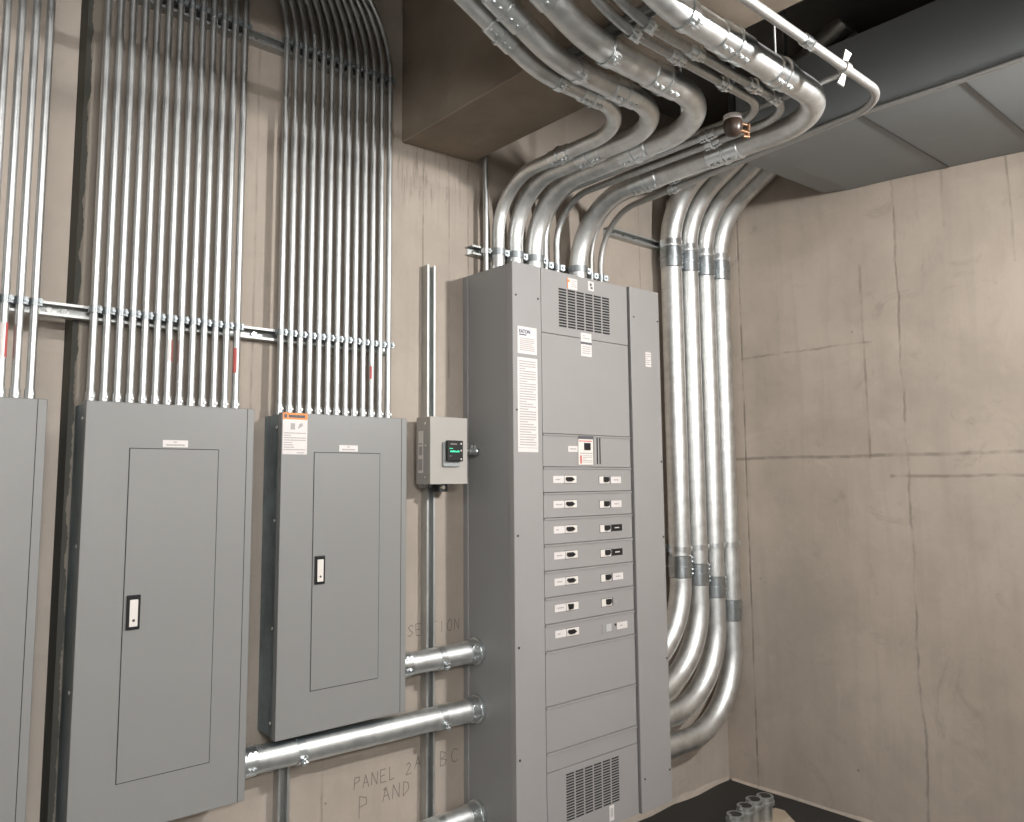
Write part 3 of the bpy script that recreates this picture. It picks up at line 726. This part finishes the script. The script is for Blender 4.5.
# ------------------------------------------------------------------ four thick corner pipes
GQ = 'four thick pipes in the corner'
RB = .0565; YB = -.041-RB
xq = [2.497, 2.645, 2.795, 2.940]; zq = [.735, .610, .487, .337]; zc = [1.215, 1.165, 1.085, .945]
LQ = ['first thick vertical corner pipe from the left, right beside the switchboard', 'second thick vertical corner pipe from the left, beside the switchboard\'s right flank',
      'third thick vertical corner pipe from the left, its neighbour nearest the wall corner', 'rightmost thick vertical pipe, nearest the bare right wall, with the lowest bend']
LQ[2] = 'third thick vertical corner pipe from the left, next to the rightmost one'
for i in range(4):
    x = xq[i]; t = thing('conduit_pipe', (x, YB, zq[i]), LQ[i], 'pipe', GQ)
    a = math.radians(30)
    path = fillet([(C3-.002, YB, zq[i]), (x, YB, zq[i]), (x, YB, 3.17), (x, YB-.60, 3.17+.60*math.tan(a)), (x, YB-1.02, ZC)], [.41, .40, .3], 22)
    # straight run up past the duct end
    path = [p for p in path if p.z <= ZC+1e-4]
    obj('tube', MB().tube(path, RB, 28), 'emt_big', t)
    coupling(t, (x, YB, 2.862), (0, 0, 1), RB, .115, (1, -.55, 0), 'fit_dark')
    coupling(t, (x, YB, zc[i]), (0, 0, 1), RB, .115, (1, -.55, 0), 'fit_dark')
    band_strap(t, (x, YB, 2.945), (0, 0, 1), RB, (1, -.3, 0)); band_strap(t, (x, YB, 1.305), (0, 0, 1), RB, (1, -.3, 0))
    cn = MB(); cn.tube([(C3, YB, zq[i]), (C3+.016, YB, zq[i]), (C3+.017, YB, zq[i]), (C3+.085, YB, zq[i])], [RB+.012, RB+.012, RB+.005, RB+.004], 24)
    for q in (.04, .062): cn.cyl((C3+q, YB-RB*.9, zq[i]+RB*.5), (C3+q, YB-RB*1.1-.006, zq[i]+RB*.62), .008, 8)
    obj('connector', cn, 'fit', t)

# ------------------------------------------------------------------ horizontal pipes between the panels and the switchboard
def side_pipe(x0, x1, z, r, label, straps, dz=0.):
    y = -.041-r; t = thing('conduit_pipe', ((x0+x1)/2, y, z), label, 'pipe', 'horizontal pipes into the switchboard side')
    obj('tube', MB().tube([(x0, y, z+dz), (x1, y, z)], r, 28), 'emt_big', t)
    for (xx, s) in ((x1, -1), (x0, 1)):
        zz = z if xx == x1 else z+dz
        cn = MB(); cn.tube([(xx, y, zz), (xx+s*.012, y, zz), (xx+s*.013, y, zz), (xx+s*.055, y, zz)], [r+.011, r+.011, r+.005, r+.004], 24)
        for q in (.026, .042): cn.cyl((xx+s*q, y-r*.8, zz+r*.6), (xx+s*q, y-r*.8-.012, zz+r*.6+.007), .007, 8); cn.cyl((xx+s*q, y-r*.95, zz-r*.3), (xx+s*q, y-r*.95-.012, zz-r*.3-.004), .007, 8)
        obj('connector', cn, 'fit', t)
    for xx in straps: band_strap(t, (xx, y, z+dz*(x1-xx)/(x1-x0)), (1, 0, 0), r, (0, -1, -.35), .026)
    return t
side_pipe(.754, C0+.001, .975, .043, 'short thick horizontal pipe joining the smaller panelboard to the switchboard', [.955])
side_pipe(.149, C0+.001, .747, .0445, 'long thick horizontal pipe from the large panelboard to the switchboard, below the smaller panelboard', [.36, .955], .014)
side_pipe(-.458, C0+.001, .340, .0445, 'lowest thick horizontal pipe entering the switchboard near the bottom edge', [.335, .955])

# ------------------------------------------------------------------ air duct
du = thing('air_duct', (2.55, -1.8, 3.1), 'big grey sheet-metal air duct hanging along the right wall under the ceiling', 'air duct')
edge = [(-.724, 3.172), (-.859, 3.153), (-1.112, 3.141), (-1.34, 3.125), (-1.72, 3.096), (-2.6, 3.09), (-3.6, 3.09)]
left = [(-.764, 3.108), (-.88, 3.106), (-1.12, 3.104), (-1.345, 3.102), (-1.722, 3.092), (-2.6, 3.09), (-3.6, 3.09)]
XL = 2.10; XD = XR-.006; ZT = 3.437
# the body is split at its folded seams into sheets
cuts = [(0, 3, 'duct_section'), (3, 4, 'duct_section'), (4, 6, 'duct_section')]
for a, b, nm in cuts:
    mb = MB()
    NX = 8
    def bot(k, i): f = i/NX; l, e = left[k], edge[k]; return (XL+(XD-XL)*f, l[0]+(e[0]-l[0])*f, l[1]+(e[1]-l[1])*f)
    for k in range(a, b):
        l0, l1, e0, e1 = left[k], left[k+1], edge[k], edge[k+1]
        for i in range(NX): mb.add([bot(k, i), bot(k, i+1), bot(k+1, i+1), bot(k+1, i)], [(0, 1, 2, 3)])
        t0, t1, t2, t3 = (XL, l0[0], ZT), (XD, e0[0], ZT), (XD, e1[0], ZT), (XL, l1[0], ZT)
        mb.add([t0, t1, t2, t3], [(0, 1, 2, 3)]); mb.add([bot(k, 0), bot(k+1, 0), t3, t0], [(0, 1, 2, 3)]); mb.add([bot(k, NX), bot(k+1, NX), t2, t1], [(0, 1, 2, 3)])
        for kk, yes, ta, tb in ((k, k == a, t0, t1), (k+1, k == b-1, t3, t2)):
            if yes: mb.add([bot(kk, i) for i in range(NX+1)]+[tb, ta], [tuple(range(NX+3))])
    o = obj(nm, mb, 'duct', du); weld(o)
for k in (3, 4):
    l, e = left[k], edge[k]
    mb = MB(); mb.add([(XL+.004, l[0]-.002, l[1]-.004), (XL+.004, l[0]+.002, l[1]-.004), (XD-.004, e[0]+.002, e[1]-.004), (XD-.004, e[0]-.002, e[1]-.004),
                       (XL+.004, l[0]-.002, l[1]+.01), (XL+.004, l[0]+.002, l[1]+.01), (XD-.004, e[0]+.002, e[1]+.01), (XD-.004, e[0]-.002, e[1]+.01)],
                      [(0, 1, 2, 3), (0, 4, 5, 1), (2, 6, 7, 3), (0, 3, 7, 4), (1, 5, 6, 2)])
    obj('duct_seam', mb, 'screw', du)
mb = MB(); mb.tube([(XL-.004, p[0], p[1]+.004) for p in left], .011, 10); obj('edge_fold', mb, 'white_emt', du)
for yy in (-1.0, -2.2): obj('duct_hanger', MB().box(XL+.05, XL+.08, yy, yy-.003, ZT, ZC), 'strut', du)
t = thing('ceiling_pipe', (2.25, -2.5, 3.62), 'black steel pipe running in the dark void above the air duct', 'pipe')
obj('tube', MB().cyl((1.93, -5.1, 3.64), (1.93, -.66, 3.64), .055, 20), 'black_pipe', t)
for yy in (-1.45, -2.4): obj('pipe_flange', MB().ring((1.93, yy, 3.64), (0, 1, 0), .055, .075, .05, 20), 'black_pipe', t)

# ------------------------------------------------------------------ conduit stubs on the floor
pd = MB(); pts = []
for k in range(16):
    an = 2*PI*k/16; rr = 1+.22*math.sin(3*an+1)+.10*random.uniform(-1, 1)
    pts.append((2.43+.34*rr*math.cos(an), -.49+.15*rr*math.sin(an)))
n = len(pts)
pd.add([(x, y, 0) for x, y in pts]+[(2.43+(x-2.43)*.86, -.49+(y+.49)*.86, .035+.01*random.random()) for x, y in pts], [(k, (k+1) % n, n+(k+1) % n, n+k) for k in range(n)]+[tuple(range(n, 2*n))])
tag(obj('grout_pad', pd, 'pad', None, .004, (2.43, -.49, 0)), 'pale rough grout patch on the dark floor around the pipe stubs', 'grout pad')
LS = ['first floor pipe stub from the left, with a ringed bushing', 'second floor pipe stub from the left, behind the first one', 'third floor pipe stub from the left, with a dark open mouth', 'fourth floor pipe stub, farthest from the switchboard']
for i, (x, y, h) in enumerate(((2.318, -.50, .125), (2.425, -.485, .130), (2.525, -.468, .128), (2.607, -.475, .125))):
    r = .034
    t = thing('pipe_stub', (x, y, .02), LS[i], 'pipe stub', 'pipe stubs coming out of the floor')
    obj('tube', MB().tube([(x, y, .0), (x, y, h)], r, 20), 'strut', t)
    bu = MB(); bu.ring((x, y, h-.006), (0, 0, 1), r-.004, r+.010, .016, 20); bu.ring((x, y, h+.012), (0, 0, 1), r-.008, r+.006, .02, 20)
    bu.box(x-r-.020, x-r-.004, y-.012, y+.008, h-.008, h+.018); bu.cyl((x-r-.012, y-.002, h+.01), (x-r-.012, y-.002, h+.034), .006, 8)
    obj('bushing', bu, 'strut', t)
    obj('bushing_mouth', MB().cyl((x, y, h+.004), (x, y, h+.023), r-.006, 18), 'black', t)

# ------------------------------------------------------------------ pencil notes on the back wall
STK = {'S': [[(1, .85), (.6, 1), (.15, .8), (.5, .5), (.9, .3), (.5, 0), (0, .12)]], 'E': [[(.9, 1), (0, 1), (0, 0), (.95, 0)], [(0, .5), (.7, .52)]],
       'C': [[(.95, .85), (.5, 1), (.05, .6), (.2, .08), (.6, 0), (.95, .15)]], 'T': [[(0, 1), (1, 1)], [(.5, 1), (.48, 0)]], 'I': [[(.5, 1), (.5, 0)]],
       'O': [[(.5, 1), (.05, .6), (.2, .05), (.7, 0), (.95, .5), (.75, .95), (.5, 1)]], 'N': [[(0, 0), (.05, 1), (.85, 0), (.95, 1)]],
       'P': [[(.1, 0), (.1, 1), (.8, .9), (.85, .6), (.1, .5)]], 'A': [[(0, 0), (.5, 1), (.95, 0)], [(.2, .4), (.8, .4)]], 'L': [[(.1, 1), (.1, 0), (.85, .02)]],
       '2': [[(.1, .8), (.5, 1), (.85, .7), (.1, 0), (.9, 0)]], 'D': [[(.1, 0), (.1, 1), (.7, .85), (.9, .4), (.1, 0)]], 'B': [[(.1, 0), (.1, 1), (.75, .85), (.6, .55), (.1, .5), (.85, .3), (.7, .03), (.1, 0)]]}
def write(word, x, z, h, adv, label):
    mb = MB(); rr = random.Random(sum(map(ord, word)))
    for ch in word:
        if ch != ' ':
            for s in STK[ch]:
                p = [Vector((x+a*adv*.7+rr.uniform(-.002, .002), -.0004, z+b*h+rr.uniform(-.002, .002))) for a, b in s]
                for a, b in zip(p, p[1:]):
                    d = (b-a).normalized(); nn = Vector((-d.z, 0, d.x))*.0017
                    mb.add([a-nn-d*.001, b-nn+d*.001, b+nn+d*.001, a+nn-d*.001], [(0, 1, 2, 3)])
        x += adv
    o = obj('pencil_writing', mb, 'pencil', bpy.data.objects['wall_back'])
write('SECTION', .865, 1.055, .045, .038, 'pencilled word SECTION on the concrete wall above the short thick pipe')
write('PANEL 2', .63, .535, .045, .038, 'pencilled words PANEL 2 on the concrete wall below the long thick pipe')
write('A', .90, .55, .042, .04, 'single pencilled letter A on the concrete wall left of the vertical strut channel')
write('BC', 1.02, .53, .055, .055, 'pencilled letters BC on the wall right of the vertical strut, above the lowest pipe')
write('P', .65, .43, .075, .06, 'large single pencilled letter P on the concrete wall near the bottom edge')
write('AND', .755, .462, .05, .045, 'pencilled word AND on the concrete wall beside the large letter P')

# ------------------------------------------------------------------ light
def area(loc, target, sx, sy, power, col=(1, .985, .965)):
    l = bpy.data.lights.new('unseen_lamp', 'AREA'); l.shape = 'RECTANGLE'; l.size = sx; l.size_y = sy; l.energy = power; l.color = col
    o = bpy.data.objects.new('unseen_lamp', l); COL.objects.link(o); o.location = loc
    d = Vector(target)-Vector(loc); o.rotation_euler = d.to_track_quat('-Z', 'Y').to_euler()
    return o
def fixture(c, axis, length, power, label, added_hood=.24):
    """hung strip light: flat steel hood that cuts upward light, with a lamp strip along its underside, shining to both sides"""
    c = Vector(c); ax = Vector((1, 0, 0)) if axis == 'x' else Vector((0, 1, 0)); sd = Vector((0, 1, 0)) if axis == 'x' else Vector((1, 0, 0))
    t = thing('unseen_lamp', c+Vector((0, 0, .03)), label, 'ceiling light', 'strip lights hung from the ceiling')
    e = ax*(length/2+.03)+sd*added_hood
    obj('added_hood', MB().box(c.x-e.x, c.x+e.x, c.y-e.y, c.y+e.y, c.z+.03, c.z+.06), 'duct', t, .004)  # flat cover added to keep lamp light off the upper wall
    for s in (-1, 1):
        p = c+ax*(length*.4*s); obj('hanger', MB().cyl((p.x, p.y, c.z+.06), (p.x, p.y, ZC), .006, 8), 'strut', t)
    for s in (-1, 1):
        p = c+sd*(.012*s)
        o = area(p, p+sd*s*.8-Vector((0, 0, .55)), length, .035, power)
        # long side of the lamp along the hood
        z = -(sd*s*.8-Vector((0, 0, .55))).normalized(); xv = ax; yv = z.cross(xv)
        m = Matrix((xv, yv, z)).transposed().to_4x4(); m.translation = p; o.matrix_world = m
fixture((-1.2, -2.45, 3.02), 'x', 1.25, 27, 'strip light with an added flat shade, hung under the ceiling in front of the panelboards')
fixture((-.9, -4.7, 2.75), 'x', 1.25, 70, 'unseen hooded fill light added near the pale far wall')  # unseen fill lamp added to brighten the far wall for steel reflections
# work lamp on the right, aimed at the panels
wl = Vector((1.93, -2.95, 2.86)); wt = Vector((.3, 0, 1.7)); wdv = (wt-wl).normalized()
t = thing('work_lamp', wl-wdv*.05, 'round flood lamp with an added wide visor hung beside the air duct', 'lamp')
lb = MB(); lb.cyl(wl-wdv*.10, wl-wdv*.012, .05, 20, 0, .10); obj('lamp_shell', lb, 'duct', t)
hx = Vector((wdv.x, wdv.y, 0)).normalized(); sx_ = Vector((-hx.y, hx.x, 0)); vz = Vector((0, 0, .10))
vs = [wl+vz+hx*p+sx_*q+Vector((0, 0, w_)) for w_ in (0, .004) for (p, q) in ((-.03, -.12), (.47, -.30), (.47, .30), (-.03, .12))]
obj('added_visor', MB().add(vs, [(0, 1, 2, 3), (4, 5, 6, 7), (0, 1, 5, 4), (1, 2, 6, 5), (2, 3, 7, 6), (3, 0, 4, 7)]), 'duct', t)  # unseen plate added to cut lamp light on the duct and upper wall
obj('lamp_hanger', MB().cyl(wl-wdv*.08, (wl.x-wdv.x*.08, wl.y-wdv.y*.08, ZC), .008, 8), 'strut', t)
lo_ = area(wl, wt, .16, .16, 92); lo_.data.shape = 'DISK'
wd = bpy.data.worlds.new('world'); S.world = wd; wd.use_nodes = True
wd.node_tree.nodes['Background'].inputs[0].default_value = (.5, .55, .6, 1); wd.node_tree.nodes['Background'].inputs[1].default_value = .05

# ------------------------------------------------------------------ camera
ya, pi_, ro = math.radians(41.2475), math.radians(6.0082), math.radians(-.4752)
fwd = Vector((math.sin(ya)*math.cos(pi_), math.cos(ya)*math.cos(pi_), math.sin(pi_)))
right = Vector((math.cos(ya), -math.sin(ya), 0)); up = right.cross(fwd)
R_ = right*math.cos(ro)+up*math.sin(ro); U_ = -right*math.sin(ro)+up*math.cos(ro)
cam = bpy.data.cameras.new('camera'); co = bpy.data.objects.new('camera', cam); COL.objects.link(co)
mw = Matrix((R_, U_, -fwd)).transposed().to_4x4(); mw.translation = Vector((-.9424, -2.6971, 1.6691)); co.matrix_world = mw
cam.sensor_fit = 'HORIZONTAL'; cam.sensor_width = 36; cam.lens = 794.25/1024*36; cam.shift_y = -14.54/1024; cam.clip_start = .05
S.camera = co
S.view_settings.view_transform = 'Standard'; S.view_settings.look = 'None'; S.view_settings.gamma = 1; S.view_settings.exposure = -0.1
S.view_settings.use_curve_mapping = False
S.cycles.use_denoising = True
S.cycles.max_bounces = 10; S.cycles.diffuse_bounces = 5; S.cycles.glossy_bounces = 6
